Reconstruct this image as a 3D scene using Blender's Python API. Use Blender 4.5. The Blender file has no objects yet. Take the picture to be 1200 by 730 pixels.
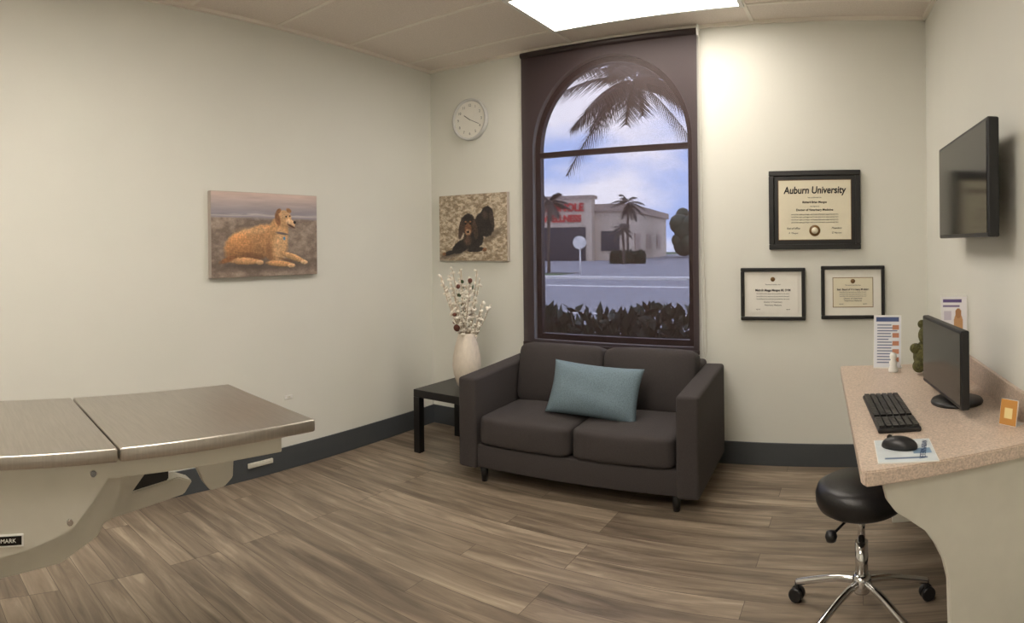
import bpy, bmesh, math, random
import numpy as np
from mathutils import Vector, Matrix, Euler
random.seed(7); np.random.seed(7)
sc = bpy.context.scene
try:
    sc.view_settings.view_transform = 'Standard'
    sc.view_settings.look = 'None'
    sc.view_settings.exposure = 0.0
except Exception as e: print(e)

# ------------------------------------------------------------ helpers
def lin(c):
    r=[]
    for v in c[:3]:
        v=v/255.0
        r.append(v/12.92 if v<=0.04045 else ((v+0.055)/1.055)**2.4)
    return tuple(r)+(1.0,)

def M(name,col,rough=.5,metal=0.0,var=0.0,scale=20,bump=0.0,bscale=None,stretch=(1,1,1),spec=None):
    m=bpy.data.materials.new(name); m.use_nodes=True
    nt=m.node_tree; b=nt.nodes['Principled BSDF']
    c=lin(col)
    b.inputs['Base Color'].default_value=c
    b.inputs['Roughness'].default_value=rough
    b.inputs['Metallic'].default_value=metal
    if spec is not None: b.inputs['Specular IOR Level'].default_value=spec
    tc=nt.nodes.new('ShaderNodeTexCoord'); mp=nt.nodes.new('ShaderNodeMapping')
    mp.inputs['Scale'].default_value=stretch
    nt.links.new(tc.outputs['Object'],mp.inputs['Vector'])
    n=nt.nodes.new('ShaderNodeTexNoise'); n.inputs['Scale'].default_value=scale; n.inputs['Detail'].default_value=5
    nt.links.new(mp.outputs[0],n.inputs['Vector'])
    r=nt.nodes.new('ShaderNodeValToRGB')
    r.color_ramp.elements[0].position=.3; r.color_ramp.elements[1].position=.7
    r.color_ramp.elements[0].color=tuple(max(0,x*(1-var)) for x in c[:3])+(1,)
    r.color_ramp.elements[1].color=tuple(min(1,x*(1+var)) for x in c[:3])+(1,)
    nt.links.new(n.outputs['Fac'],r.inputs['Fac'])
    nt.links.new(r.outputs['Color'],b.inputs['Base Color'])
    if bump>0:
        n2=nt.nodes.new('ShaderNodeTexNoise'); n2.inputs['Scale'].default_value=bscale or scale; n2.inputs['Detail'].default_value=3
        nt.links.new(mp.outputs[0],n2.inputs['Vector'])
        bp=nt.nodes.new('ShaderNodeBump'); bp.inputs['Strength'].default_value=bump; bp.inputs['Distance'].default_value=.01
        nt.links.new(n2.outputs['Fac'],bp.inputs['Height']); nt.links.new(bp.outputs[0],b.inputs['Normal'])
    return m

def emis(name,col,s):
    m=bpy.data.materials.new(name); m.use_nodes=True; nt=m.node_tree
    nt.nodes.remove(nt.nodes['Principled BSDF'])
    e=nt.nodes.new('ShaderNodeEmission'); e.inputs[0].default_value=lin(col); e.inputs[1].default_value=s
    nt.links.new(e.outputs[0],nt.nodes['Material Output'].inputs['Surface'])
    return m

def link(o,parent=None,mat=None,smooth=False):
    sc.collection.objects.link(o)
    if parent is not None: o.parent=parent
    if mat is not None: o.data.materials.append(mat)
    if smooth:
        for p in o.data.polygons: p.use_smooth=True
    return o

def group(name,loc=(0,0,0),rz=0.0,rot=None):
    e=bpy.data.objects.new(name,None); e.empty_display_size=.1
    e.location=loc; e.rotation_euler=rot if rot else (0,0,rz)
    sc.collection.objects.link(e); return e

def box(name,lo,hi,mat,parent=None,bevel=0.0,seg=2,loc=(0,0,0),rot=(0,0,0)):
    me=bpy.data.meshes.new(name); bm=bmesh.new()
    bmesh.ops.create_cube(bm,size=1)
    for v in bm.verts:
        for i in range(3):
            v.co[i]=lo[i] if v.co[i]<0 else hi[i]
    if bevel>0:
        bmesh.ops.bevel(bm,geom=list(bm.edges),offset=bevel,segments=seg,affect='EDGES',profile=.5)
    bm.to_mesh(me); bm.free()
    o=bpy.data.objects.new(name,me); o.location=loc; o.rotation_euler=rot
    link(o,parent,mat,False)
    if bevel>0 and seg>2:
        for p in me.polygons: p.use_smooth=True
    return o

def prism(name,pts,vec,mat,parent=None,bevel=0.0,loc=(0,0,0),rot=(0,0,0)):
    me=bpy.data.meshes.new(name); bm=bmesh.new(); vec=Vector(vec)
    a=[bm.verts.new(p) for p in pts]; b=[bm.verts.new(Vector(p)+vec) for p in pts]
    bm.faces.new(a); bm.faces.new(b[::-1]); n=len(pts)
    for i in range(n): bm.faces.new((a[i],b[i],b[(i+1)%n],a[(i+1)%n]))
    bmesh.ops.recalc_face_normals(bm,faces=bm.faces)
    if bevel>0: bmesh.ops.bevel(bm,geom=list(bm.edges),offset=bevel,segments=2,affect='EDGES')
    bm.to_mesh(me); bm.free()
    o=bpy.data.objects.new(name,me); o.location=loc; o.rotation_euler=rot
    return link(o,parent,mat)

def lathe(name,prof,mat,parent=None,seg=40,loc=(0,0,0),rot=(0,0,0)):
    me=bpy.data.meshes.new(name); vs=[];fs=[]
    n=len(prof)
    for r,z in prof:
        for k in range(seg):
            a=2*math.pi*k/seg; vs.append((r*math.cos(a),r*math.sin(a),z))
    for i in range(n-1):
        for k in range(seg):
            k2=(k+1)%seg
            fs.append((i*seg+k,i*seg+k2,(i+1)*seg+k2,(i+1)*seg+k))
    if prof[0][0]>1e-5: fs.append(tuple(range(seg))[::-1])
    if prof[-1][0]>1e-5: fs.append(tuple((n-1)*seg+k for k in range(seg)))
    me.from_pydata(vs,[],fs); me.update()
    bm=bmesh.new(); bm.from_mesh(me); bmesh.ops.remove_doubles(bm,verts=bm.verts,dist=1e-5); bmesh.ops.recalc_face_normals(bm,faces=bm.faces); bm.to_mesh(me); bm.free()
    o=bpy.data.objects.new(name,me); o.location=loc; o.rotation_euler=rot
    link(o,parent,mat,True)
    return o

def cyl(name,r,z0,z1,mat,parent=None,loc=(0,0,0),rot=(0,0,0),bev=.0,seg=32):
    if bev>0: pr=[(0,z0),(r-bev,z0),(r,z0+bev),(r,z1-bev),(r-bev,z1),(0,z1)]
    else: pr=[(0,z0),(r,z0),(r,z1),(0,z1)]
    o=lathe(name,pr,mat,parent,seg,loc,rot)
    for p in o.data.polygons: p.use_smooth=abs(p.normal.z)<.3
    return o

def tubes(name,paths,mat,parent=None,radius=.01,res=4,loc=(0,0,0),rot=(0,0,0),spline='POLY',taper=None):
    cu=bpy.data.curves.new(name,'CURVE'); cu.dimensions='3D'; cu.bevel_depth=radius; cu.bevel_resolution=res; cu.use_fill_caps=True
    for pts in paths:
        s=cu.splines.new(spline)
        if spline=='BEZIER':
            s.bezier_points.add(len(pts)-1)
            for i,p in enumerate(pts):
                bp=s.bezier_points[i]; bp.co=p; bp.handle_left_type='AUTO'; bp.handle_right_type='AUTO'
                if taper: bp.radius=taper[0]+(taper[1]-taper[0])*i/(len(pts)-1)
        else:
            s.points.add(len(pts)-1)
            for i,p in enumerate(pts):
                s.points[i].co=(p[0],p[1],p[2],1)
                if taper: s.points[i].radius=taper[0]+(taper[1]-taper[0])*i/(len(pts)-1)
    tmp=bpy.data.objects.new('tmp',cu); sc.collection.objects.link(tmp)
    bpy.context.view_layer.update()
    me=bpy.data.meshes.new_from_object(tmp.evaluated_get(bpy.context.evaluated_depsgraph_get()))
    bpy.data.objects.remove(tmp)
    me.materials.clear()
    o=bpy.data.objects.new(name,me); o.location=loc; o.rotation_euler=rot
    return link(o,parent,mat,True)

def text(name,body,size,mat,parent=None,loc=(0,0,0),rot=(math.pi/2,0,0),align='CENTER',ext=.0004,sx=1.0,bold=0.0,shear=0.0,space=1.0):
    cu=bpy.data.curves.new(name,'FONT'); cu.body=body; cu.size=size; cu.align_x=align; cu.align_y='CENTER'; cu.extrude=ext; cu.offset=bold; cu.shear=shear; cu.space_character=space
    tmp=bpy.data.objects.new('tmp',cu); sc.collection.objects.link(tmp)
    bpy.context.view_layer.update()
    me=bpy.data.meshes.new_from_object(tmp.evaluated_get(bpy.context.evaluated_depsgraph_get()))
    bpy.data.objects.remove(tmp); me.materials.clear()
    o=bpy.data.objects.new(name,me); o.location=loc; o.rotation_euler=rot; o.scale=(sx,1,1)
    return link(o,parent,mat)

def cushion(name,w,d,h,mat,parent,loc,rot=(0,0,0),n=7,bulge=.02,cuts=13,fb=.012):
    me=bpy.data.meshes.new(name); bm=bmesh.new()
    bmesh.ops.create_cube(bm,size=2)
    bmesh.ops.subdivide_edges(bm,edges=list(bm.edges),cuts=cuts,use_grid_fill=True)
    for v in bm.verts:
        x,y,z=v.co
        s=(abs(x)**n+abs(y)**n+abs(z)**n)**(1/n)
        x,y,z=x/s,y/s,z/s
        X,Y,Z=x*w/2,y*d/2,z*h/2
        Z+=math.copysign(1,z)*bulge*(1-x*x)*(1-y*y)*(1 if abs(z)>.3 else abs(z)/.3)
        Y+=math.copysign(1,y)*fb*(1-x*x)*(1-z*z)*(1 if abs(y)>.3 else abs(y)/.3)
        wr=.002*math.sin(9*x+5*y)*math.sin(7*y-3*x)
        v.co=(X,Y,Z+wr)
    bm.to_mesh(me); bm.free()
    o=bpy.data.objects.new(name,me); o.location=loc; o.rotation_euler=rot
    return link(o,parent,mat,True)

def lat_noise(nx,ny,sx,sy,seed):
    rs=np.random.RandomState(seed)
    g=rs.rand(int(sy)+3,int(sx)+3)
    x=np.linspace(0,sx,nx); y=np.linspace(0,sy,ny)
    X,Y=np.meshgrid(x,y); xi=X.astype(int); yi=Y.astype(int); fx=X-xi; fy=Y-yi
    fx=fx*fx*(3-2*fx); fy=fy*fy*(3-2*fy)
    return (g[yi,xi]*(1-fx)+g[yi,xi+1]*fx)*(1-fy)+(g[yi+1,xi]*(1-fx)+g[yi+1,xi+1]*fx)*fy
def fbm(nx,ny,sx,sy,seed,o=4):
    t=0;a=1;s=0
    for i in range(o):
        t=t+a*lat_noise(nx,ny,sx*2**i,sy*2**i,seed+i); s+=a; a*=.55
    return t/s

pm=bpy.data.materials.new('printed_picture'); pm.use_nodes=True
_b=pm.node_tree.nodes['Principled BSDF']; _b.inputs['Roughness'].default_value=.55
_a=pm.node_tree.nodes.new('ShaderNodeVertexColor'); _a.layer_name='Col'
pm.node_tree.links.new(_a.outputs[0],_b.inputs['Base Color'])

def panel(name,w,h,img,parent,loc=(0,0,0),rot=(0,0,0)):
    ny,nx=img.shape[:2]
    xs=np.linspace(-w/2,w/2,nx); zs=np.linspace(-h/2,h/2,ny)
    X,Z=np.meshgrid(xs,zs)
    vs=np.stack([X.ravel(),np.zeros(nx*ny),Z.ravel()],1)
    idx=np.arange(nx*ny).reshape(ny,nx)
    f=np.stack([idx[:-1,:-1].ravel(),idx[:-1,1:].ravel(),idx[1:,1:].ravel(),idx[1:,:-1].ravel()],1)
    me=bpy.data.meshes.new(name); me.from_pydata(vs.tolist(),[],f.tolist()); me.update()
    ca=me.color_attributes.new('Col','FLOAT_COLOR','POINT')
    c=np.clip(img,0,255)/255.0; c=np.where(c<=.04045,c/12.92,((c+.055)/1.055)**2.4)
    d=np.ones((nx*ny,4),dtype=np.float32); d[:,:3]=c.reshape(-1,3)
    ca.data.foreach_set('color',d.ravel())
    o=bpy.data.objects.new(name,me); o.location=loc; o.rotation_euler=rot
    return link(o,parent,pm)

class Paint:
    def __init__(s,nx,ny):
        s.nx,s.ny=nx,ny; s.U,s.V=np.meshgrid(np.linspace(0,1,nx),np.linspace(0,1,ny)); s.asp=1
        s.img=np.zeros((ny,nx,3)); s.rag=None; s.k=.05; s.fa=.32
    def ell(s,cx,cy,rx,ry,rot,col,soft=.08,fur=None,shade=0,alpha=1.0,rag=True,k=None):
        a=math.radians(rot); dx=(s.U-cx)*s.asp; dy=s.V-cy; rx=rx*s.asp
        x=dx*math.cos(a)+dy*math.sin(a); y=-dx*math.sin(a)+dy*math.cos(a)
        d=np.sqrt((x/rx)**2+(y/ry)**2)
        if rag and s.rag is not None: d=d+(s.rag-.5)*2*(s.k if k is None else k)*(.12/min(rx,ry))**.5
        m=alpha*np.clip((1-d)/soft+.5,0,1)[...,None]
        c=np.ones_like(s.img)*np.array(col)
        if fur is not None: c=c*(1-s.fa/2+s.fa*fur[...,None])
        if shade: c=c*(1+shade*np.clip(y/ry,-1,1)[...,None])
        s.img=s.img*(1-m)+c*m

# ------------------------------------------------------------ materials
m_wall=M('wall_paint',(224,224,216),.7,var=.012,scale=3,bump=.06,bscale=180)
m_ceil=M('ceiling_tile',(230,221,212),.85,var=.07,scale=130,bump=.3,bscale=160)
m_grid=M('ceiling_grid_white',(238,232,222),.5)
m_base=M('baseboard_vinyl',(70,74,78),.45,var=.03)
m_fab=M('sofa_fabric',(62,57,57),.9,var=.18,scale=260,bump=.25,bscale=420)
m_black=M('black_satin',(18,17,18),.35,var=.05)
m_blackg=M('black_gloss',(9,9,11),.12)
m_plast=M('black_plastic',(22,22,24),.42)
m_chrome=M('chrome',(215,215,215),.12,metal=1.0)
m_steel=M('brushed_steel',(186,180,172),.36,metal=1.0,var=.07,scale=12,stretch=(1,14,1),bump=.06,bscale=90)
m_enam=M('beige_enamel',(204,200,188),.45,var=.02)
m_vase=M('vase_ceramic',(226,215,200),.5,var=.06,scale=60,bump=.3,bscale=60,stretch=(1,1,.5))
m_pillow=M('pillow_blue',(110,129,141),.9,var=.2,scale=190,bump=.2,bscale=240)
m_lam=M('speckled_laminate',(198,180,164),.4,var=.26,scale=170)
m_cab=M('desk_panel_beige',(206,203,191),.55,var=.02)
m_white=M('white_plastic',(232,232,228),.45)
m_rim=M('clock_rim_silver',(204,204,202),.4)
m_paper=M('paper',(236,234,226),.8,var=.02)
m_cream=M('cream_paper',(228,221,198),.8,var=.02)
m_ink=M('ink',(30,28,30),.8)
m_bronze=M('bronze_aluminium',(46,35,35),.45)
m_gold=M('seal_gold',(120,90,50),.5)
m_leather=M('black_leather',(20,19,20),.35,var=.1,scale=50,bump=.12,bscale=220)
m_moss=M('moss',(84,82,46),.95,var=.45,scale=70,bump=1.0,bscale=90)
m_canvas=M('canvas_edge',(176,166,156),.8)
m_twig=M('dry_twig',(200,184,162),.9,var=.15)
m_pod=M('dark_red_pod',(104,60,46),.7,var=.3,scale=60)
m_blos=M('cream_blossom',(244,238,226),.9,var=.05)
m_leaf=M('dark_leaf',(64,84,54),.6,var=.3,scale=15)

# floor
m_floor=bpy.data.materials.new('wood_plank_floor'); m_floor.use_nodes=True
nt=m_floor.node_tree; b=nt.nodes['Principled BSDF']; b.inputs['Roughness'].default_value=.36
tc=nt.nodes.new('ShaderNodeTexCoord')
br=nt.nodes.new('ShaderNodeTexBrick'); br.offset=.37; br.offset_frequency=3
br.inputs['Color1'].default_value=(0,0,0,1); br.inputs['Color2'].default_value=(1,1,1,1); br.inputs['Mortar'].default_value=(.5,.5,.5,1)
br.inputs['Scale'].default_value=1; br.inputs['Mortar Size'].default_value=.0012; br.inputs['Brick Width'].default_value=1.22; br.inputs['Row Height'].default_value=.125
nt.links.new(tc.outputs['Object'],br.inputs['Vector'])
sepc=nt.nodes.new('ShaderNodeVectorMath'); sepc.operation='MULTIPLY'; sepc.inputs[1].default_value=(7.3,11.1,0)
nt.links.new(br.outputs['Color'],sepc.inputs[0])
add=nt.nodes.new('ShaderNodeVectorMath'); add.operation='ADD'
nt.links.new(tc.outputs['Object'],add.inputs[0]); nt.links.new(sepc.outputs[0],add.inputs[1])
mp=nt.nodes.new('ShaderNodeMapping'); mp.inputs['Scale'].default_value=(1.1,10,1)
nt.links.new(add.outputs[0],mp.inputs['Vector'])
n1=nt.nodes.new('ShaderNodeTexNoise'); n1.inputs['Scale'].default_value=1.7; n1.inputs['Detail'].default_value=8; n1.inputs['Roughness'].default_value=.6; n1.inputs['Distortion'].default_value=.8
nt.links.new(mp.outputs[0],n1.inputs['Vector'])
mix=nt.nodes.new('ShaderNodeMath'); mix.operation='MULTIPLY_ADD'; mix.inputs[1].default_value=.17
nt.links.new(br.outputs['Color'],mix.inputs[0])
nt.links.new(n1.outputs['Fac'],mix.inputs[2])
rp=nt.nodes.new('ShaderNodeValToRGB')
e=rp.color_ramp.elements; e[0].position=.36; e[0].color=lin((92,80,69)); e[1].position=.84; e[1].color=lin((178,163,143))
x=e.new(.52); x.color=lin((120,107,92)); x=e.new(.68); x.color=lin((146,131,114))
nt.links.new(mix.outputs[0],rp.inputs['Fac'])
mm=nt.nodes.new('ShaderNodeMixRGB'); mm.inputs['Color2'].default_value=lin((78,67,58))
nt.links.new(br.outputs['Fac'],mm.inputs['Fac']); nt.links.new(rp.outputs['Color'],mm.inputs['Color1'])
nt.links.new(mm.outputs[0],b.inputs['Base Color'])
bp=nt.nodes.new('ShaderNodeBump'); bp.inputs['Strength'].default_value=.1; bp.inputs['Distance'].default_value=.004
nt.links.new(n1.outputs['Fac'],bp.inputs['Height']); nt.links.new(bp.outputs[0],b.inputs['Normal'])

# ------------------------------------------------------------ room
XL=-3.10; YB=3.85; YF=-2.2; H=2.74
A=math.atan(.079); WC=(.41,YB)
box('floor',(-3.3,YF-.1,-.06),(1.1,YB+.15,0),m_floor)
box('ceiling',(-3.3,YF-.1,H),(1.1,YB+.15,H+.05),m_ceil)
box('wall_left',(XL-.12,YF-.1,0),(XL,YB+.15,H),m_wall)
box('wall_front',(XL,YF-.12,0),(1.0,YF,H),m_wall)
box('wall_right',(0,-6.2,0),(.12,.0,H),m_wall,loc=(WC[0],WC[1],0),rot=(0,0,A))
wx0,wx1,wz0,wzs=-2.19,-1.045,.715,2.03; cxw=(wx0+wx1)/2; rw=(wx1-wx0)/2; rz=.60
bm=bmesh.new(); y=YB
def q(*p): bm.faces.new([bm.verts.new((a,y,c)) for a,c in p])
q((XL-.1,0),(wx0,0),(wx0,H),(XL-.1,H)); q((wx1,0),(.62,0),(.62,H),(wx1,H)); q((wx0,0),(wx1,0),(wx1,wz0),(wx0,wz0))
N=32; arc=[(cxw-rw*math.cos(math.pi*i/N), wzs+rz*math.sin(math.pi*i/N)) for i in range(N+1)]
for i in range(N): q(arc[i],arc[i+1],(arc[i+1][0],H),(arc[i][0],H))
bmesh.ops.remove_doubles(bm,verts=bm.verts,dist=1e-5)
r=bmesh.ops.extrude_face_region(bm,geom=list(bm.faces)); 
for v in [g for g in r['geom'] if isinstance(g,bmesh.types.BMVert)]: v.co.y+=.16
bmesh.ops.recalc_face_normals(bm,faces=bm.faces)
me=bpy.data.meshes.new('wall_back'); bm.to_mesh(me); bm.free(); link(bpy.data.objects.new('wall_back',me),None,m_wall)

box('baseboard_back',(XL,YB-.012,0),(.41,YB,.14),m_base,bevel=.003)
box('baseboard_left',(XL,YF,0),(XL+.012,YB-.012,.14),m_base,bevel=.003)
box('baseboard_right',(-.012,-6.0,0),(0,-.02,.14),m_base,bevel=.003,loc=(WC[0],WC[1],0),rot=(0,0,A))

g=group('trim_ceiling_grid')
for i,xx in enumerate([-1.87,-.65,.57]): box('grid_bar_long_%d'%i,(xx-.012,YF,H-.006),(xx+.012,YB,H),m_grid,g)
for i in range(10):
    yy=3.57-.61*i; box('grid_bar_cross_%d'%i,(XL,yy-.012,H-.005),(.9,yy+.012,H),m_grid,g)
box('wall_angle_back',(XL,YB-.022,H-.02),(.42,YB,H),m_grid,g); box('wall_angle_left',(XL,YF,H-.02),(XL+.022,YB,H),m_grid,g)
box('wall_angle_right',(-.022,-6,H-.02),(0,0,H),m_grid,g,loc=(WC[0],WC[1],0),rot=(0,0,A))
m_light=emis('troffer_lens_window',(255,245,232),13.0); m_light2=emis('troffer_lens',(255,245,232),20.5)
for (lx0,ly0) in [(-1.87,2.96),(-1.87,.52),(-1.87,-1.31)]:
    gg=group('ceiling_light',(lx0+.61,ly0+.305,0))
    box('lens',(-.585,-.28,H-.012),(.585,.28,H-.007),m_light if ly0>2 else m_light2,gg)
    for k,(a,c) in enumerate([((-.61,-.305),(.61,-.28)),((-.61,.28),(.61,.305)),((-.61,-.28),(-.585,.28)),((.585,-.28),(.61,.28))]):
        box('frame_%d'%k,(a[0],a[1],H-.016),(c[0],c[1],H-.001),m_white,gg)

# ------------------------------------------------------------ window
wg=group('window_1',(0,0,0))
FY=YB+.045
path=[(wx0,FY,wz0)]+[(a,FY,c) for a,c in arc]+[(wx1,FY,wz0)]
def framebar(name,pts,wdt,dep):
    bm=bmesh.new(); rings=[]
    n=len(pts)
    for i,p in enumerate(pts):
        pv=Vector((p[0],p[2])); 
        a=Vector((pts[(i-1)%n][0],pts[(i-1)%n][2])); c=Vector((pts[(i+1)%n][0],pts[(i+1)%n][2]))
        d1=(pv-a); d2=(c-pv)
        d1=d1.normalized() if d1.length>1e-6 else d2.normalized(); d2=d2.normalized() if d2.length>1e-6 else d1
        n1=Vector((d1.y,-d1.x)); n2=Vector((d2.y,-d2.x)); nn=(n1+n2).normalized(); 
        nn=nn/max(.4,nn.dot(n1))
        ii=pv+nn*wdt
        rings.append([bm.verts.new((pv.x,p[1],pv.y)),bm.verts.new((ii.x,p[1],ii.y)),bm.verts.new((ii.x,p[1]+dep,ii.y)),bm.verts.new((pv.x,p[1]+dep,pv.y))])
    for i in range(n):
        r0,r1=rings[i],rings[(i+1)%n]
        for k in range(4): bm.faces.new((r0[k],r0[(k+1)%4],r1[(k+1)%4],r1[k]))
    bmesh.ops.recalc_face_normals(bm,faces=bm.faces)
    me=bpy.data.meshes.new(name); bm.to_mesh(me); bm.free()
    return link(bpy.data.objects.new(name,me),wg,m_bronze)
framebar('arched_frame',path,.038,.05)
box('transom_bar',(wx0+.03,FY-.005,1.985),(wx1-.03,FY+.045,2.02),m_bronze,wg)
m_glass=bpy.data.materials.new('window_glass'); m_glass.use_nodes=True; nt=m_glass.node_tree; nt.nodes.remove(nt.nodes['Principled BSDF'])
t=nt.nodes.new('ShaderNodeBsdfTransparent'); gl=nt.nodes.new('ShaderNodeBsdfGlossy'); gl.inputs['Roughness'].default_value=.02; mx=nt.nodes.new('ShaderNodeMixShader'); mx.inputs[0].default_value=.05
nt.links.new(t.outputs[0],mx.inputs[1]); nt.links.new(gl.outputs[0],mx.inputs[2]); nt.links.new(mx.outputs[0],nt.nodes['Material Output'].inputs['Surface'])
prism('glass_pane',[(p[0],FY+.025,p[2]) for p in path],(0,.004,0),m_glass,wg)
m_shade=bpy.data.materials.new('solar_mesh_fabric'); m_shade.use_nodes=True; nt=m_shade.node_tree; b=nt.nodes['Principled BSDF']
b.inputs['Base Color'].default_value=lin((54,38,37)); b.inputs['Roughness'].default_value=.5; b.inputs['Specular IOR Level'].default_value=.35
t=nt.nodes.new('ShaderNodeBsdfTransparent'); t.inputs[0].default_value=(.88,.87,1.0,1); mx=nt.nodes.new('ShaderNodeMixShader'); mx.inputs[0].default_value=.17
nt.links.new(b.outputs[0],mx.inputs[1]); nt.links.new(t.outputs[0],mx.inputs[2]); nt.links.new(mx.outputs[0],nt.nodes['Material Output'].inputs['Surface'])
sg=group('roller_shade',(0,0,0))
me=bpy.data.meshes.new('shade_fabric'); me.from_pydata([(-2.26,YB-.03,.70),(-1.0,YB-.03,.70),(-1.0,YB-.03,2.69),(-2.26,YB-.03,2.69)],[],[(0,1,2,3)])
link(bpy.data.objects.new('shade_fabric',me),sg,m_shade)
box('hem_bar',(-2.26,YB-.04,.675),(-1.0,YB-.022,.702),m_bronze,sg,bevel=.004)
cyl('roller_tube',.02,-.63,.63,m_bronze,sg,loc=(-1.63,YB-.03,2.70),rot=(0,math.pi/2,0))
box('end_bracket',(-.995,YB-.055,2.665),(-.985,YB,2.735),m_white,sg)
tubes('bead_chain',[[(-.985,YB-.03,2.70),(-.984,YB-.03,1.6),(-.972,YB-.03,.70),(-.962,YB-.035,.66),(-.953,YB-.03,.70),(-.970,YB-.03,1.6),(-.980,YB-.03,2.70)]],m_enam,sg,radius=.002)

# ------------------------------------------------------------ sofa
s=group('loveseat_sofa',(-1.525,3.395,0),math.radians(2.5))
W=1.41; D=.78
box('base_frame',(-W/2+.11,-D/2+.02,.09),(W/2-.11,D/2-.02,.225),m_fab,s,bevel=.012,seg=3)
for nm,sx in (('arm_left',-1),('arm_right',1)):
    x0,x1=(sx*W/2,sx*(W/2-.12)); lo,hi=min(x0,x1),max(x0,x1)
    o=box(nm,(lo,-D/2,.085),(hi,D/2-.02,.605),m_fab,s,bevel=.018,seg=4)
    for v in o.data.vertices:
        if v.co.z>.3: v.co.z+=.03*(v.co.y+D/2)/D
box('back_frame',(-W/2+.11,D/2-.15,.09),(W/2-.11,D/2,.66),m_fab,s,bevel=.025,seg=4)
for sx in (-1,1):
    cushion('seat_cushion',.574,.62,.165,m_fab,s,(sx*.290,-.078,.308),n=12,bulge=.014)
    cushion('back_cushion',.578,.17,.37,m_fab,s,(sx*.290,.185,.552),rot=(math.radians(-11),0,0),n=9,bulge=.006,fb=.03)
for nm,x,yy in (('leg_1',-.57,-.32),('leg_2',.57,-.32),('leg_3',-.57,.32),('leg_4',.57,.32)):
    lathe(nm,[(0,0),(.017,0),(.026,.095),(0,.095)],m_black,s,16,loc=(x,yy,0))
def pillow(name,w,h,t,mat,loc,rot):
    n=28; vs=[];fs=[]
    for side in (1,-1):
        for j in range(n+1):
            for i in range(n+1):
                u=2*i/n-1; v=2*j/n-1
                th=t/2*((1-u**4)*(1-v**4))**.6*(1-.15*(u*u+v*v))
                px=u*w/2*(1-.055*(1-v*v)*abs(u)); pz=v*h/2*(1-.07*(1-u*u)*abs(v))
                th+=.004*math.sin(6*u+3*v)*math.sin(5*v-2*u)*(1-u*u)*(1-v*v)
                vs.append((px,-side*th,pz))
    S=(n+1)**2
    for k in (0,1):
        for j in range(n):
            for i in range(n):
                a=k*S+j*(n+1)+i; f=(a,a+1,a+n+2,a+n+1); fs.append(f if k==0 else f[::-1])
    me=bpy.data.meshes.new(name); me.from_pydata(vs,[],fs); me.update()
    bm=bmesh.new(); bm.from_mesh(me); bmesh.ops.remove_doubles(bm,verts=bm.verts,dist=1e-4); bmesh.ops.recalc_face_normals(bm,faces=bm.faces); bm.to_mesh(me); bm.free()
    o=bpy.data.objects.new(name,me); o.location=loc; o.rotation_euler=rot
    return link(o,None,mat,True)
pillow('throw_pillow',.55,.31,.15,m_pillow,(-1.475,3.27,.54),(math.radians(-24),math.radians(3),math.radians(3)))

# ------------------------------------------------------------ side table + vase
t=group('side_table',(-2.51,3.45,0))
box('table_top',(-.24,-.25,.37),(.24,.25,.42),m_black,t,bevel=.003)
for k,(a,c) in enumerate([(-1,-1),(1,-1),(-1,1),(1,1)]):
    xa,xb=sorted((a*.24,a*.19)); ya,yb=sorted((c*.25,c*.20)); box('leg_%d'%(k+1),(xa,ya,0),(xb,yb,.37),m_black,t,bevel=.002)
v=group('flower_vase',(-2.51,3.48,.4205))
lathe('vase_body',[(0,0),(.055,0),(.066,.01),(.088,.08),(.098,.14),(.094,.20),(.078,.28),(.060,.34),(.055,.36),(.050,.36),(.052,.33),(.07,.26),(.08,.15),(.06,.03),(0,.02)],m_vase,v,48)
st=[];tips=[]
for i in range(38):
    a=random.uniform(0,2*math.pi); sp=random.uniform(.03,.21); hh=random.uniform(.46,.80)
    mid=(.4*sp*math.cos(a),.4*sp*math.sin(a),.45*hh+.12); tip=(sp*math.cos(a),sp*math.sin(a)*.7,hh)
    st.append([(.02*math.cos(a),.02*math.sin(a),.10),(.025*math.cos(a),.025*math.sin(a),.34),mid,tip]); tips.append((mid,tip))
tubes('dry_stems',st,m_twig,v,radius=.0024,res=1,spline='BEZIER')
def blobs(name,items,mat,parent,sub=1):
    bm=bmesh.new()
    for (p,r,sq) in items:
        mt=Matrix.Translation(p)@Euler((random.random()*3,random.random()*3,0)).to_matrix().to_4x4()@Matrix.Diagonal((r,r*sq,r,1))
        bmesh.ops.create_icosphere(bm,subdivisions=sub,radius=1,matrix=mt)
    me=bpy.data.meshes.new(name); bm.to_mesh(me); bm.free(); return link(bpy.data.objects.new(name,me),parent,mat,True)
it=[]
for mid,tip in tips[:32]:
    m1,t1=Vector(mid),Vector(tip)
    for k in range(13):
        f=.0+1.0*k/12; p=m1.lerp(t1,f)+Vector([random.uniform(-.014,.014) for _ in range(3)]); it.append((p,random.uniform(.006,.011),1.7))
blobs('cream_blossoms',it,m_blos,v)
it=[]
for k in range(5):
    m1,t1=Vector(tips[k*4][0]),Vector(tips[k*4][1]); it.append((m1.lerp(t1,random.uniform(0,.7))+Vector((0,-.03,0)),random.uniform(.010,.015),1.2))
it.append((Vector((-.03,-.07,.40)),.022,1.2)); it.append((Vector((.07,-.05,.72)),.016,1.1))
blobs('red_pods',it,m_pod,v,2)
it=[(Vector((random.uniform(-.07,.07),random.uniform(-.06,.06),random.uniform(.5,.75))),random.uniform(.01,.02),.25) for _ in range(14)]
blobs('green_leaves',it,m_leaf,v,2)

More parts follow.
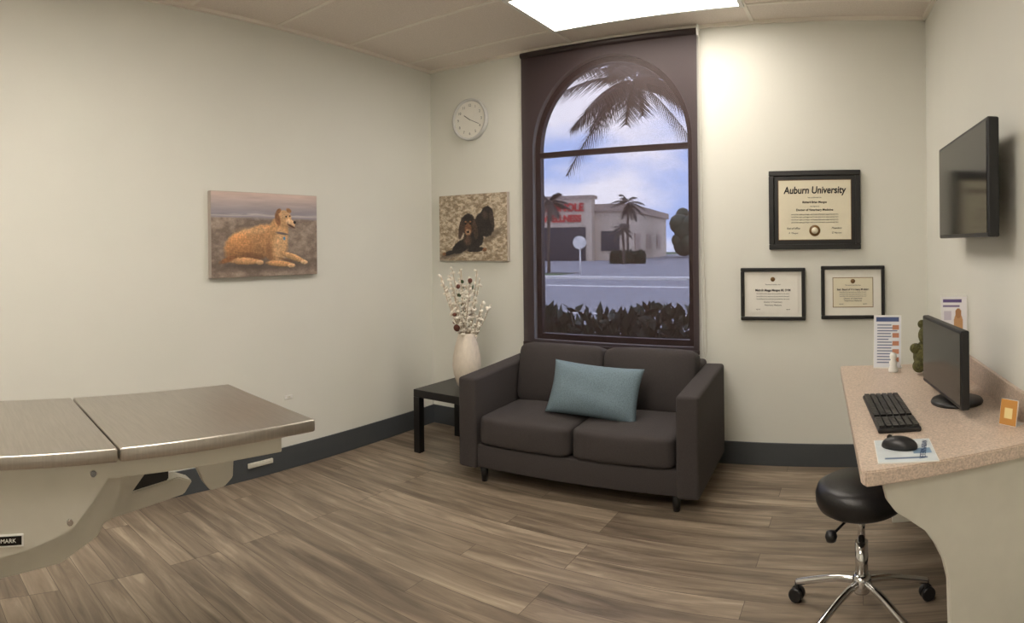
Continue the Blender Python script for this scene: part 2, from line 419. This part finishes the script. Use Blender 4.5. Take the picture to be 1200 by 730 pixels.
# ------------------------------------------------------------ clock
c=group('analog_clock',(-2.71,YB-.001,2.31),rot=(math.pi/2,0,0))
lathe('rim',[(0,0),(.152,0),(.155,.01),(.155,.035),(.147,.04),(.138,.034),(.136,.022),(0,.022)],m_rim,c,56)
cyl('face',.136,.022,.024,m_paper,c,seg=48)
m_cg=M('clock_grey',(120,120,118),.6)
for k in range(12):
    a=math.pi/2-2*math.pi*k/12
    text('numeral_%d'%k,str(12 if k==0 else k),.028,m_cg,c,loc=(.105*math.cos(a),.105*math.sin(a),.0248),rot=(0,0,0))
m_hand=M('clock_hand_grey',(130,128,124),.4)
box('hour_hand',(-.003,-.01,.026),(.003,.06,.028),m_hand,c,rot=(0,0,math.radians(55)))
box('minute_hand',(-.002,-.01,.028),(.002,.095,.030),m_hand,c,rot=(0,0,math.radians(-115)))

# ------------------------------------------------------------ canvases
def canvas(name,w,h,img,loc,rz):
    g=group(name,loc,rz)
    box('stretched_canvas',(-w/2,-.032,-h/2),(w/2,0,h/2),m_canvas,g,bevel=.003)
    panel('printed_photo',w-.004,h-.004,img,g,loc=(0,-.0335,0))
nx,ny=520,330
P=Paint(nx,ny); P.asp=1.58; V=P.V; U=P.U
wav=fbm(nx,ny,5,34,3); big=fbm(nx,ny,5,6,5,3); nz=fbm(nx,ny,22,22,6,3); fine=fbm(nx,ny,110,90,21,2)
patch=fbm(nx,ny,9,8,71,3)
fur=.35*lat_noise(nx,ny,150,45,11)+.3*lat_noise(nx,ny,60,110,12)+.35*patch
P.rag=fbm(nx,ny,60,44,91,2); P.fa=.6; P.k=.07
top=np.array([212,190,180]); sea=np.array([156,150,158]); sand=np.array([170,153,138]); dk=np.array([124,109,98])
f=np.clip((V-.76)/.22,0,1)[...,None]; img=sea*(1-f)+top*f; img=img*(.93+.14*wav[...,None])
foam=np.clip(1-np.abs(V-.735-(wav-.5)*.06)/.018,0,1)[...,None]; img=img*(1-foam*.6)+np.array([222,212,206])*foam*.6
sm=np.clip((.71+(wav-.5)*.04-V)/.03,0,1)[...,None]; tt=np.clip((big*.5+nz*.5-.36)*3.0,0,1)[...,None]
img=img*(1-sm)+(sand*tt+dk*(1-tt))*(.92+.16*fine[...,None])*sm
P.img=img; G=(190,142,98); G2=(214,174,130); GD=(142,98,66); SH=(108,74,52)
P.ell(.50,.13,.44,.07,0,(88,76,68),.9,alpha=.75)
# long reclining body, back line nearly level, running into the shoulders
P.ell(.36,.38,.235,.185,2,G,.12,fur,.30)
P.ell(.46,.46,.17,.16,6,G,.2,fur,.20)
P.ell(.24,.33,.125,.165,10,(182,132,88),.3,fur,.32)
P.ell(.38,.55,.15,.04,2,G2,.9,fur,alpha=.6)
P.ell(.37,.245,.10,.035,-8,SH,.9,alpha=.55)
P.ell(.29,.185,.14,.040,-2,(200,154,110),.3,fur,.25)
P.ell(.43,.165,.035,.026,0,G2,.4,fur,.2)
P.ell(.145,.21,.075,.030,18,GD,.5,fur)
P.ell(.58,.40,.115,.23,-10,G,.15,fur,.15)
P.ell(.61,.54,.095,.18,-12,(196,150,104),.2,fur)
P.ell(.625,.37,.070,.20,-6,G2,.6,fur,alpha=.9)
P.ell(.515,.30,.030,.12,8,SH,.9,alpha=.4)
P.ell(.745,.225,.135,.038,-17,(208,164,118),.25,fur,.28)
P.ell(.865,.155,.036,.028,-5,(224,188,146),.3,fur,.2)
P.ell(.62,.145,.13,.036,-4,(198,152,106),.3,fur,.3)
P.ell(.735,.118,.036,.026,0,(216,178,134),.3,fur,.2)
P.ell(.68,.19,.08,.014,-12,SH,.9,alpha=.6)
# head
P.ell(.66,.695,.078,.105,-6,(204,160,114),.15,fur,.12,k=.03)
P.ell(.675,.745,.045,.055,0,G2,.7,fur,alpha=.8)
P.ell(.728,.645,.050,.046,-22,(222,186,144),.3,fur,.2,k=.02)
P.ell(.735,.608,.040,.012,-22,(90,58,46),.7,k=.02)
P.ell(.770,.655,.013,.018,0,(30,24,26),.4,rag=False)
P.ell(.685,.725,.0075,.011,0,(28,20,18),.4,rag=False); P.ell(.722,.732,.006,.010,0,(28,20,18),.4,rag=False)
P.ell(.602,.69,.024,.085,14,GD,.4,fur,k=.03); P.ell(.612,.79,.026,.026,35,GD,.4,fur,k=.03); P.ell(.712,.800,.026,.026,-25,(166,120,80),.4,fur,k=.03)
P.ell(.645,.515,.060,.014,-8,(110,98,96),.6,rag=False); P.ell(.665,.455,.011,.022,0,(90,140,182),.4,rag=False)
canvas('canvas_print',.79,.50,P.img,(XL+.003,2.243,1.452),math.pi/2)
nx,ny=400,322
P=Paint(nx,ny); P.asp=1.24
nz=fbm(nx,ny,26,34,31,4); fine=fbm(nx,ny,90,80,41,2); patch=fbm(nx,ny,9,9,72,3); fur=.35*lat_noise(nx,ny,120,60,51)+.3*lat_noise(nx,ny,50,120,52)+.35*patch
P.rag=fbm(nx,ny,44,36,93,2); P.fa=1.0; P.k=.07
tt=np.clip((nz-.34)*3.0,0,1)[...,None]
P.img=(np.array([206,193,172])*tt+np.array([146,129,108])*(1-tt))*(.88+.24*fine[...,None])
K=(44,38,37); K2=(64,53,49); B=(128,90,64)
P.ell(.26,.13,.26,.055,16,(92,80,70),.8,alpha=.85); P.ell(.80,.38,.14,.05,30,(96,84,72),.9,alpha=.7)
P.ell(.68,.54,.13,.19,34,K,.12,fur); P.ell(.72,.69,.085,.12,10,K,.15,fur)
P.ell(.785,.62,.032,.13,10,K2,.3,fur)
P.ell(.52,.34,.15,.17,28,K,.12,fur); P.ell(.34,.22,.15,.09,24,K,.15,fur)
P.ell(.17,.12,.10,.033,14,K,.25,fur); P.ell(.55,.17,.12,.038,4,K,.25,fur); P.ell(.68,.165,.03,.028,0,B,.4,fur); P.ell(.07,.10,.03,.026,10,B,.4,fur)
P.ell(.44,.55,.115,.160,0,K2,.1,fur); P.ell(.44,.56,.095,.135,0,K,.3,fur)
P.ell(.338,.48,.038,.15,-12,(74,58,50),.25,fur); P.ell(.545,.47,.038,.15,12,(74,58,50),.25,fur)
P.ell(.44,.475,.055,.10,0,B,.5,fur,k=.02); P.ell(.44,.435,.038,.048,0,(172,138,110),.5,fur,k=.02); P.ell(.44,.435,.017,.018,0,(18,14,14),.4,rag=False)
P.ell(.405,.59,.016,.013,0,(150,106,72),.6,rag=False); P.ell(.475,.59,.016,.013,0,(150,106,72),.6,rag=False)
P.ell(.407,.557,.010,.011,0,(10,8,8),.4,rag=False); P.ell(.473,.557,.010,.011,0,(10,8,8),.4,rag=False)
P.ell(.43,.30,.05,.07,0,(110,84,66),.9,fur,alpha=.7); P.ell(.69,.68,.04,.06,20,(92,74,64),.9,fur,alpha=.6)
canvas('canvas_print',.615,.495,P.img,(-2.69,YB-.003,1.508),0)

# ------------------------------------------------------------ diplomas
def diploma(x0,x1,z0,z1,fw,mw,kind):
    g=group('framed_diploma',((x0+x1)/2,YB-.001,(z0+z1)/2)); w=(x1-x0)/2; h=(z1-z0)/2
    box('frame_top',(-w,-.028,h-fw),(w,0,h),m_black,g,bevel=.004); box('frame_bottom',(-w,-.028,-h),(w,0,-h+fw),m_black,g,bevel=.004)
    box('frame_left',(-w,-.028,-h+fw),(-w+fw,0,h-fw),m_black,g,bevel=.004); box('frame_right',(w-fw,-.028,-h+fw),(w,0,h-fw),m_black,g,bevel=.004)
    iw,ih=w-fw,h-fw
    box('mat_board',(-iw,-.012,-ih),(iw,-.002,ih),m_black if kind==0 else m_paper,g)
    pw,ph=iw-mw,ih-mw
    if kind!=1: box('gold_line',(-pw-.004,-.0135,-ph-.004),(pw+.004,-.012,ph+.004),m_gold,g)
    box('certificate',(-pw,-.015,-ph),(pw,-.012,ph),m_cream if kind!=1 else m_paper,g)
    y=-.0155
    def T(b,s,z,x=0,sx=1,**k): text('lettering',b,s,m_ink,g,loc=(x,y,z),sx=sx,**k)
    if kind==0:
        T('Auburn University',.060,ph*.66,sx=.84,bold=.0014,shear=.12)
        T('has conferred on',.012,ph*.42); T('Richard Brian Mangus',.017,ph*.26,bold=.0004); T('the degree of',.010,ph*.12); T('Doctor of Veterinary Medicine',.018,ph*.0,bold=.0004)
        for k in range(4): T('and all the rights privileges and honors thereunto appertaining here',.0105,-ph*(.15+.09*k))
        T('Seal of office',.016,-ph*.62,-pw*.6,shear=.4); T('President',.016,-ph*.62,pw*.6,shear=.4); T('R. Mangus',.014,-ph*.78,-pw*.6,shear=.4); T('C. Harlow',.014,-ph*.78,pw*.6,shear=.4)
        lathe('seal',[(0,0),(.034,0),(.034,.002),(0,.002)],m_gold,g,24,loc=(0,y,-ph*.7),rot=(math.pi/2,0,0))
        lathe('seal_ring',[(0,0),(.02,0),(.02,.003),(0,.003)],m_cream,g,24,loc=(0,y,-ph*.7),rot=(math.pi/2,0,0))
    else:
        T('The board certifies that',.010,ph*.5); T('Michelle Maggs Mangus, BS, DVM' if kind==1 else 'State Board of Veterinary Medicine',.019 if kind==1 else .016,ph*.2,sx=.85,bold=.0005)
        for k in range(3): T('has satisfied all the requirements prescribed for this award',.0095,ph*(.02-.14*k),sx=.9 if kind==1 else .72)
        T('Doctor of Veterinary',.013,-ph*.42); T('Veterinary Medicine',.013,-ph*.58)
        T('signed',.01,-ph*.8,-pw*.6); T('signed',.01,-ph*.8,pw*.6)
        lathe('seal',[(0,0),(.014,0),(.014,.002),(0,.002)],m_gold,g,20,loc=(0,y,ph*.78),rot=(math.pi/2,0,0))
diploma(-.555,.005,1.33,1.81,.032,.028,0)
diploma(-.735,-.337,.897,1.218,.022,.022,1)
diploma(-.24,.147,.905,1.228,.022,.052,2)

o=group('power_outlet',(XL+.0005,2.42,.445)); box('cover_plate',(0,-.032,-.012),(.005,.032,.012),m_white,o,bevel=.002)
box('socket_slot',(.005,-.012,-.004),(.0058,.012,.004),m_enam,o)
o=group('cable_cover_box',(XL+.0125,2.19,.085)); box('cover',(0,-.09,-.014),(.014,.09,.014),m_enam,o,bevel=.003); box('cover_lip',(.014,-.08,-.008),(.017,.08,.008),m_enam,o,bevel=.001)

# ------------------------------------------------------------ exam table
T=group('veterinary_exam_table',(-1.44,.60,0),math.radians(-6.5))
def steel_top(nm,y0,y1):
    box(nm,(-.56,y0,.845),(0,y1,.88),m_steel,T,bevel=.006,seg=3)
steel_top('steel_top_far',.003,.575); steel_top('steel_top_near',-.60,-.003)
box('under_frame',(-.52,-.56,.79),(-.045,.49,.846),m_enam,T,bevel=.004)
prism('side_panel_outer',[(-.03,-.58,.845),(-.03,-.01,.845),(-.03,-.02,.80),(-.03,-.06,.74),(-.03,-.11,.68),(-.03,-.20,.645),(-.03,-.30,.62),(-.03,-.58,.56)],(-.02,0,0),m_enam,T,bevel=.003)
ap=[(-.58,.79),(.50,.79),(.49,.62),(.46,.595),(.41,.59),(.385,.62),(.36,.67),(.33,.70),(.25,.705),(.20,.69),(.15,.63),(.08,.55),(-.1,.47),(-.58,.38)]
prism('scalloped_bracket_inner',[(-.36,a,z) for a,z in ap],(-.02,0,0),m_enam,T,bevel=.003)
prism('scalloped_bracket_front',[(-.15,a,z) for a,z in [(-.58,.79),(.06,.79),(.04,.70),(-.02,.60),(-.12,.54),(-.58,.46)]],(-.02,0,0),m_enam,T,bevel=.003)
prism('lift_arm',[(-.50,-.55,.40),(-.50,.35,.56),(-.50,.38,.60),(-.50,.33,.62),(-.50,-.55,.47)],(.06,0,0),m_enam,T,bevel=.004)
prism('lift_arm_dark',[(-.43,-.5,.50),(-.43,.28,.63),(-.43,.28,.69),(-.43,-.5,.58)],(.03,0,0),m_plast,T,bevel=.004)  # dark bar modelled in place of the shadow above the lift arm
box('pedestal',(-.50,-.60,.06),(-.08,-.36,.62),m_enam,T,bevel=.01)
box('pedestal_base',(-.56,-.80,0),(-.02,-.36,.06),m_plast,T,bevel=.01)
box('name_badge',(-.030,-.335,.652),(-.026,-.235,.682),m_white,T,bevel=.001)
box('name_badge_dark',(-.0265,-.325,.656),(-.0255,-.240,.678),m_blackg,T)
text('badge_lettering','DMARK',.014,m_white,T,loc=(-.0252,-.278,.667),rot=(math.pi/2,0,math.pi/2))
for yy,zz in ((-.12,.70),(-.06,.815)): cyl('bolt',.008,0,.006,m_chrome,T,loc=(-.03,yy,zz),rot=(0,math.pi/2,0),seg=16)

# ------------------------------------------------------------ desk
dk=group('reception_desk',(WC[0],WC[1],0),A)
top=[(-.004,-.70,.72),(-.57,-.70,.72),(-.582,-2.12,.72),(-.57,-2.142,.72),(-.545,-2.138,.72),(-.004,-2.0,.72)]
prism('countertop',top,(0,0,.042),m_lam,dk,bevel=.004)
box('backsplash',(-.020,-2.0,.762),(-.004,-.70,.86),m_lam,dk,bevel=.003)
phi=math.atan(.14/.58)
prof=[(0,.142),(.02,.142),(.02,0),(.32,0),(.33,.40),(.345,.46),(.37,.51),(.40,.555),(.45,.595),(.49,.625),(.515,.66),(.525,.70),(.525,.72),(0,.72)]
def desk_panel(nm,y0,ph):
    pts=[(-.006-s_*math.cos(ph),y0-s_*math.sin(ph),z) for s_,z in prof]
    prism(nm,pts,(math.sin(ph)*-1*.022,.022,0),m_cab,dk,bevel=.002)
desk_panel('end_panel_near',-1.97,phi); desk_panel('end_panel_far',-.76,0)
box('modesty_rail',(-.03,-1.96,.60),(-.004,-.76,.72),m_cab,dk)
box('drawer_box',(-.54,-1.02,.56),(-.08,-.765,.72),m_cab,dk,bevel=.003)

DT=.7625
mo=group('computer_monitor',(.325,2.35,DT),math.radians(9.5))
box('screen_shell',(-.03,-.25,.035),(.0,.25,.305),m_plast,mo,bevel=.006)
box('screen_glass',(-.0315,-.238,.05),(-.030,.238,.295),m_blackg,mo)
box('stand_neck',(.0,-.045,.012),(.035,.045,.24),m_plast,mo,bevel=.006)
lathe('stand_base',[(0,0),(.098,0),(.10,.006),(.095,.014),(.03,.02),(0,.02)],m_plast,mo,40,loc=(.035,0,0))
k=group('keyboard',(.098,2.225,DT),math.radians(6))
box('key_tray',(-.07,-.225,0),(.07,.225,.016),m_plast,k,bevel=.005)
bm=bmesh.new()
for i in range(6):
    for j in range(20):
        if j in (14,) : continue
        cx=-.056+i*.0222; cy=.208-j*.0218
        bmesh.ops.create_cube(bm,size=1,matrix=Matrix.Translation((cx,cy,.019))@Matrix.Diagonal((.018,.018,.008,1)))
me=bpy.data.meshes.new('keys'); bm.to_mesh(me); bm.free(); link(bpy.data.objects.new('keys',me),k,m_black)
p=group('mouse_pad',(.125,1.825,DT),math.radians(2))
pn=np.ones((60,48,3))*np.array([206,214,218]); fb=fbm(48,60,4,5,77)
pn=pn*(.93+.12*fb[...,None]); pn[20:34,30:45]=[120,150,180]; pn[8:12,6:40]=[90,110,140]
box('pad',(-.085,-.10,0),(.085,.10,.003),m_white,p)
panel('pad_print',.166,.196,pn,p,loc=(0,0,.0035),rot=(-math.pi/2,0,0))
text('pad_lettering','VETERINARIAN',.024,M('pad_blue',(40,60,100),.6),p,loc=(.055,0,.0042),rot=(0,0,math.radians(80)),ext=.0002)
def dome(name,w,d,h,mat,parent,loc,rz=0):
    me=bpy.data.meshes.new(name); bm=bmesh.new(); bmesh.ops.create_uvsphere(bm,u_segments=28,v_segments=16,radius=1)
    for v_ in bm.verts:
        x,yv,z=v_.co; z=max(z,-.15); v_.co=(x*w/2*(1-.12*yv),yv*d/2,(z+.15)*h/1.15)
    bm.to_mesh(me); bm.free(); o=bpy.data.objects.new(name,me); o.location=loc; o.rotation_euler=(0,0,rz); return link(o,parent,mat,True)
ms=group('computer_mouse',(.110,1.845,DT+.005),math.radians(70)); dome('mouse_body',.06,.11,.034,m_plast,ms,(0,0,0)); cyl('scroll_wheel',.008,-.003,.003,m_black,ms,loc=(0,.03,.028),rot=(0,math.pi/2,0),seg=16)

tv=group('television',(.419,2.5,1.59),A)
box('tv_shell',(-.02,-.405,-.205),(.022,.405,.205),m_plast,tv,bevel=.006)
box('tv_screen',(-.0215,-.393,-.19),(-.0195,.393,.193),m_blackg,tv)
box('wall_bracket',(.022,-.12,-.10),(.090,.12,.10),m_plast,tv,bevel=.004)

def sheet(name,w,h,img,loc,rz,tilt=10):
    g=group(name,loc,rz)
    ta=math.radians(-tilt)
    box('acrylic_back',(-w/2,0,0),(w/2,.003,h),m_white,g,rot=(ta,0,0))
    box('support_foot',(-w/2,0,0),(w/2,.05,.003),m_white,g)
    R=Euler((ta,0,0)).to_matrix()@Vector((0,-.001,h/2))
    panel('printed_sheet',w*.96,h*.96,img,g,loc=R,rot=(ta,0,0))
im=np.ones((90,50,3))*np.array([225,228,236]); im[80:88,4:46]=[60,80,130]
for r_ in range(8,76,5): im[r_:r_+2,6:26+int(18*random.random())]=[110,120,150]
for r_ in range(10,72,14): im[r_:r_+8,34:46]=[190,130,100]
sheet('brochure_stand',.135,.255,im,(.125,3.03,DT),math.radians(-8))
im=np.ones((120,50,3))*np.array([236,234,238]); im[111:116,4:40]=[96,78,132]; im[104:107,4:36]=[130,116,156]
yy_,xx_=np.mgrid[0:120,0:50]
im[((xx_-33)/9)**2+((yy_-76)/20)**2<1]=[196,150,104]; im[((xx_-33)/6)**2+((yy_-94)/8)**2<1]=[176,128,84]; im[84:98,6:20]=[206,200,214]
for r_ in range(6,56,5): im[r_:r_+2,6:40]=[120,110,140]
sheet('brochure_stand',.12,.365,im,(.415,2.80,DT),math.radians(-12),4)
im=np.ones((30,30,3))*np.array([196,140,70]); im[8:20,8:22]=[230,210,150]
sheet('small_card_stand',.07,.085,im,(.475,2.02,DT),math.radians(-50),10)
lathe('white_figurine',[(0,0),(.022,0),(.024,.01),(.016,.03),(.02,.045),(.012,.055),(.017,.07),(.015,.085),(0,.092)],m_white,None,24,loc=(.15,2.95,DT))
mg=group('moss_topiary_bear',(.318,2.92,DT))
blobs('moss_body',[(Vector((0,0,.078)),.078,1.0),(Vector((0,-.02,.175)),.055,1.0),(Vector((-.035,0,.225)),.02,1),(Vector((.035,0,.225)),.02,1),(Vector((0,-.07,.165)),.025,1),(Vector((-.055,-.05,.04)),.03,1),(Vector((.055,-.05,.04)),.03,1),(Vector((-.065,-.02,.115)),.025,1.2),(Vector((.065,-.02,.115)),.025,1.2)],m_moss,mg,3)

# ------------------------------------------------------------ stool
S=group('rolling_stool',(-.005,2.32,0))
lathe('seat',[(0,.395),(.14,.395),(.156,.405),(.166,.425),(.168,.455),(.160,.48),(.13,.497),(0,.502)],m_leather,S,48)
cyl('seat_plate',.07,.375,.395,m_plast,S)
cyl('gas_column_outer',.024,.10,.27,m_chrome,S); cyl('gas_column_inner',.014,.27,.38,m_chrome,S)
lathe('hub',[(0,.085),(.03,.085),(.036,.10),(.036,.135),(.028,.15),(0,.15)],m_chrome,S,24)
legs=[];
for kk in range(5):
    a=math.radians(90+72*kk); ca,sa=math.cos(a),math.sin(a)
    legs.append([(.02*ca,.02*sa,.125),(.10*ca,.10*sa,.118),(.19*ca,.19*sa,.095),(.26*ca,.26*sa,.072)])
tubes('star_legs',legs,m_chrome,S,radius=.013,res=4,spline='BEZIER')
for kk in range(5):
    a=math.radians(90+72*kk); ca,sa=math.cos(a),math.sin(a)
    for sgn in (-1,1):
        cyl('caster_wheel',.027,-.009,.009,m_plast,S,loc=(.262*ca-sgn*.014*sa,.262*sa+sgn*.014*ca,.027),rot=(math.pi/2,0,a),bev=.003,seg=24)
    cyl('caster_stem',.009,.03,.075,m_plast,S,loc=(.26*ca,.26*sa,0),seg=12)
tubes('height_lever',[[(0,0,.38),(-.06,-.06,.365),(-.10,-.12,.35)]],m_plast,S,radius=.005)
lathe('lever_knob',[(0,-.02),(.017,-.016),(.022,0),(.017,.016),(0,.02)],m_plast,S,20,loc=(-.105,-.13,.348))

# ------------------------------------------------------------ exterior
GZ=-.12
m_grass=M('lawn',(84,106,64),.9,var=.3,scale=4); m_asph=M('asphalt',(146,148,156),.9,var=.05,scale=3); m_conc=M('concrete',(230,230,228),.9,var=.04,scale=5)
m_bld=M('stucco_building',(214,200,182),.9,var=.03,scale=1); m_bld2=M('stucco_trim',(176,160,148),.9); m_dark=M('storefront_glass',(36,40,50),.2)
box('ground_outside',(-70,4.02,GZ-.3),(50,120,GZ-.06),m_grass)
box('road',(-70,9,GZ-.055),(50,24.9,GZ-.001),m_asph); box('curb',(-70,25,GZ-.055),(50,25.8,GZ+.1),m_conc)
box('road_line',(-70,12.4,GZ-.001),(50,12.6,GZ+.004),m_conc); box('road_line',(-70,20.6,GZ-.001),(50,21.1,GZ+.004),m_conc)
box('parking_lot',(-70,31,GZ-.055),(50,90,GZ-.002),m_asph); box('driveway',(-14.5,25.85,GZ-.055),(0,30.95,GZ-.002),m_asph)
B_=group('commercial_building',(-21.6,56,GZ),math.radians(8))
box('main_block',(-20,0,0),(0,22,5.1),m_bld,B_); box('parapet',(-20.3,-.3,4.7),(.3,22.3,5.4),m_bld2,B_); box('entry_tower',(-9,-1.2,0),(-3.2,0,6.0),m_bld,B_); box('tower_cap',(-9.2,-1.4,5.9),(-3.0,.2,6.2),m_bld2,B_)
box('storefront',(-8.4,-1.3,0),(-3.8,-1.2,3.2),m_dark,B_); box('shop_window',(-2.6,-.1,.9),(-.8,0,2.8),m_dark,B_); box('shop_window',(-15,-.1,.5),(-10,0,3.0),m_dark,B_)
for kk in range(3): box('side_window',(.0,3+kk*6,1.0),(.1,5.5+kk*6,2.6),m_bld2,B_)
m_red=M('sign_red',(206,48,48),.6)
text('sign_lettering','SEMINOLE',1.05,m_red,B_,loc=(-6.1,-1.35,5.05),ext=.05,bold=.03,sx=.9); text('sign_lettering','WELLNESS',.9,m_red,B_,loc=(-6.1,-1.35,4.0),ext=.05,bold=.03,sx=.9)
m_hedge=M('hedge_leaves',(44,62,36),.5,var=.5,scale=12)
def leaves(name,n,lo,hi,size,mat):
    vs=[];fs=[]
    for i in range(n):
        c_=Vector([random.uniform(lo[k],hi[k]) for k in range(3)]); c_.z-=min(c_.z-lo[2],.10*random.random()*(math.sin(c_.x*5)+1))
        R=Euler([random.uniform(0,6.28) for _ in range(3)]).to_matrix(); s_=size*random.uniform(.6,1.3)
        b0=len(vs)
        for p_ in ((-1,0,0),(-.2,.45,.05),(1,0,0),(-.2,-.45,.05)): vs.append(c_+R@(Vector(p_)*s_))
        fs+= [(b0,b0+1,b0+2),(b0,b0+2,b0+3)]
    for v_ in vs: v_.z=max(v_.z,GZ)
    me=bpy.data.meshes.new(name); me.from_pydata([tuple(v_) for v_ in vs],[],fs); return link(bpy.data.objects.new(name,me),None,mat)
leaves('hedge',8000,(-3.6,4.35,GZ),(-.4,5.0,.87),.065,m_hedge)
leaves('hedge',2500,(-19.2,46,GZ),(-16.6,46.8,.75),.3,m_hedge)
m_trunk=M('palm_trunk',(96,84,74),.9,var=.3,scale=8); m_palm=M('palm_frond',(72,64,54),.6,var=.4,scale=4)
def palm(path,L,nf,rad,lw,droop=.9,elr=(-.5,1.15)):
    g=group('palm_tree'); tubes('trunk',[path],m_trunk,g,radius=rad,res=3,spline='BEZIER')
    c_=Vector(path[-1]); vs=[];fs=[]
    for i in range(nf):
        az=2*math.pi*i/nf*3+random.uniform(-.2,.2); el=random.uniform(*elr); LL=L*random.uniform(.8,1.1)
        d=Vector((math.cos(az)*math.cos(el),math.sin(az)*math.cos(el),math.sin(el))); side=Vector((-math.sin(az),math.cos(az),0))
        pts=[]
        for k_ in range(15):
            t_=k_/14; pts.append(c_+d*LL*t_+Vector((0,0,-droop*LL*t_*t_*.55)))
        for k_ in range(14):
            a_,b_=pts[k_],pts[k_+1]; w_=.010*L; b0=len(vs)
            vs+= [a_+side*w_,a_-side*w_,b_-side*w_,b_+side*w_]; fs.append((b0,b0+1,b0+2,b0+3))
            if k_<2: continue
            for sgn in (-1,1):
                for h_ in (0,.33,.66):
                    p_=a_.lerp(b_,h_); fw=(b_-a_).normalized(); ll=L*.36*math.sin(math.pi*(.15+.8*k_/14))
                    tp=p_+(side*sgn*.75+fw*.6+Vector((0,0,-.35+random.uniform(-.2,.1)))).normalized()*ll
                    b0=len(vs); vs+= [p_-fw*lw,p_+fw*lw,tp]; fs.append((b0,b0+1,b0+2))
    me=bpy.data.meshes.new('fronds'); me.from_pydata([tuple(v_) for v_ in vs],[],fs); link(bpy.data.objects.new('fronds',me),g,m_palm)
palm([(-1.45,6.9,GZ),(-1.45,6.9,1.5),(-1.55,6.85,2.5),(-1.95,6.75,3.0),(-2.42,6.6,3.2)],1.02,30,.08,.013,droop=.8,elr=(-.6,.95))
palm([(-16.4,30.5,GZ),(-16.4,30.5,2),(-16.3,30.5,3.7)],1.3,16,.09,.03)
palm([(-17.3,44,GZ),(-17.3,44,1.3),(-17.4,44,2.6)],1.1,14,.10,.03)
palm([(-20.8,54,GZ),(-20.8,54,3),(-20.7,54,5.2)],1.8,16,.12,.04)
tr=group('shade_tree',(-18.6,68,GZ)); tubes('trunk',[[(0,0,0),(0,0,2.5)]],m_trunk,tr,radius=.3)
blobs('canopy',[(Vector((random.uniform(-1.2,3.4),random.uniform(-2,2),random.uniform(1.2,5.0))),random.uniform(.7,1.3),1) for _ in range(50)],m_hedge,tr,2)
ss=group('round_street_sign',(-13.4,28.2,GZ-.0)); cyl('post',.04,0,1.3,m_white,ss,seg=12); cyl('disc',.33,-.02,.02,m_white,ss,loc=(0,-.06,1.62),rot=(math.pi/2,0,math.radians(25)))

w=bpy.data.worlds.new('outdoor_sky'); sc.world=w; w.use_nodes=True; nt=w.node_tree; bg=nt.nodes['Background']
tc=nt.nodes.new('ShaderNodeTexCoord'); mp=nt.nodes.new('ShaderNodeMapping'); mp.inputs['Scale'].default_value=(1,1,2.5)
n=nt.nodes.new('ShaderNodeTexNoise'); n.inputs['Scale'].default_value=4.5; n.inputs['Detail'].default_value=6
r=nt.nodes.new('ShaderNodeValToRGB'); e=r.color_ramp.elements; e[0].position=.38; e[0].color=(.46,.60,.93,1); e[1].position=.56; e[1].color=(.95,.96,1.0,1)
nt.links.new(tc.outputs['Generated'],mp.inputs[0]); nt.links.new(mp.outputs[0],n.inputs['Vector']); nt.links.new(n.outputs['Fac'],r.inputs['Fac']); nt.links.new(r.outputs[0],bg.inputs[0]); bg.inputs[1].default_value=5.6

# ------------------------------------------------------------ camera (phone panorama: cylindrical lens)
cam=bpy.data.cameras.new('camera'); co=bpy.data.objects.new('camera',cam); sc.collection.objects.link(co); sc.camera=co
co.location=(0,0,1.37)
yaw=(1008-600)/740.0
R=Matrix.Rotation(yaw,3,'Z')@Matrix.Rotation(math.pi/2,3,'X')@Matrix.Rotation(math.radians(-.6),3,'Z')
co.rotation_euler=R.to_euler()
cam.lens=17.1; cam.clip_start=.02; cam.clip_end=500
cam.type='PANO'
for holder in (cam,getattr(cam,'cycles',None)):
    if holder is None: continue
    try:
        holder.panorama_type='CENTRAL_CYLINDRICAL'
        holder.central_cylindrical_range_u_min=-600/740.0
        holder.central_cylindrical_range_u_max=600/740.0
        holder.central_cylindrical_range_v_min=-(730-288)/740.0
        holder.central_cylindrical_range_v_max=288/740.0
        holder.central_cylindrical_radius=1.0
        print('PANO OK',holder)
    except Exception as ex: print('pano fail',holder,ex)
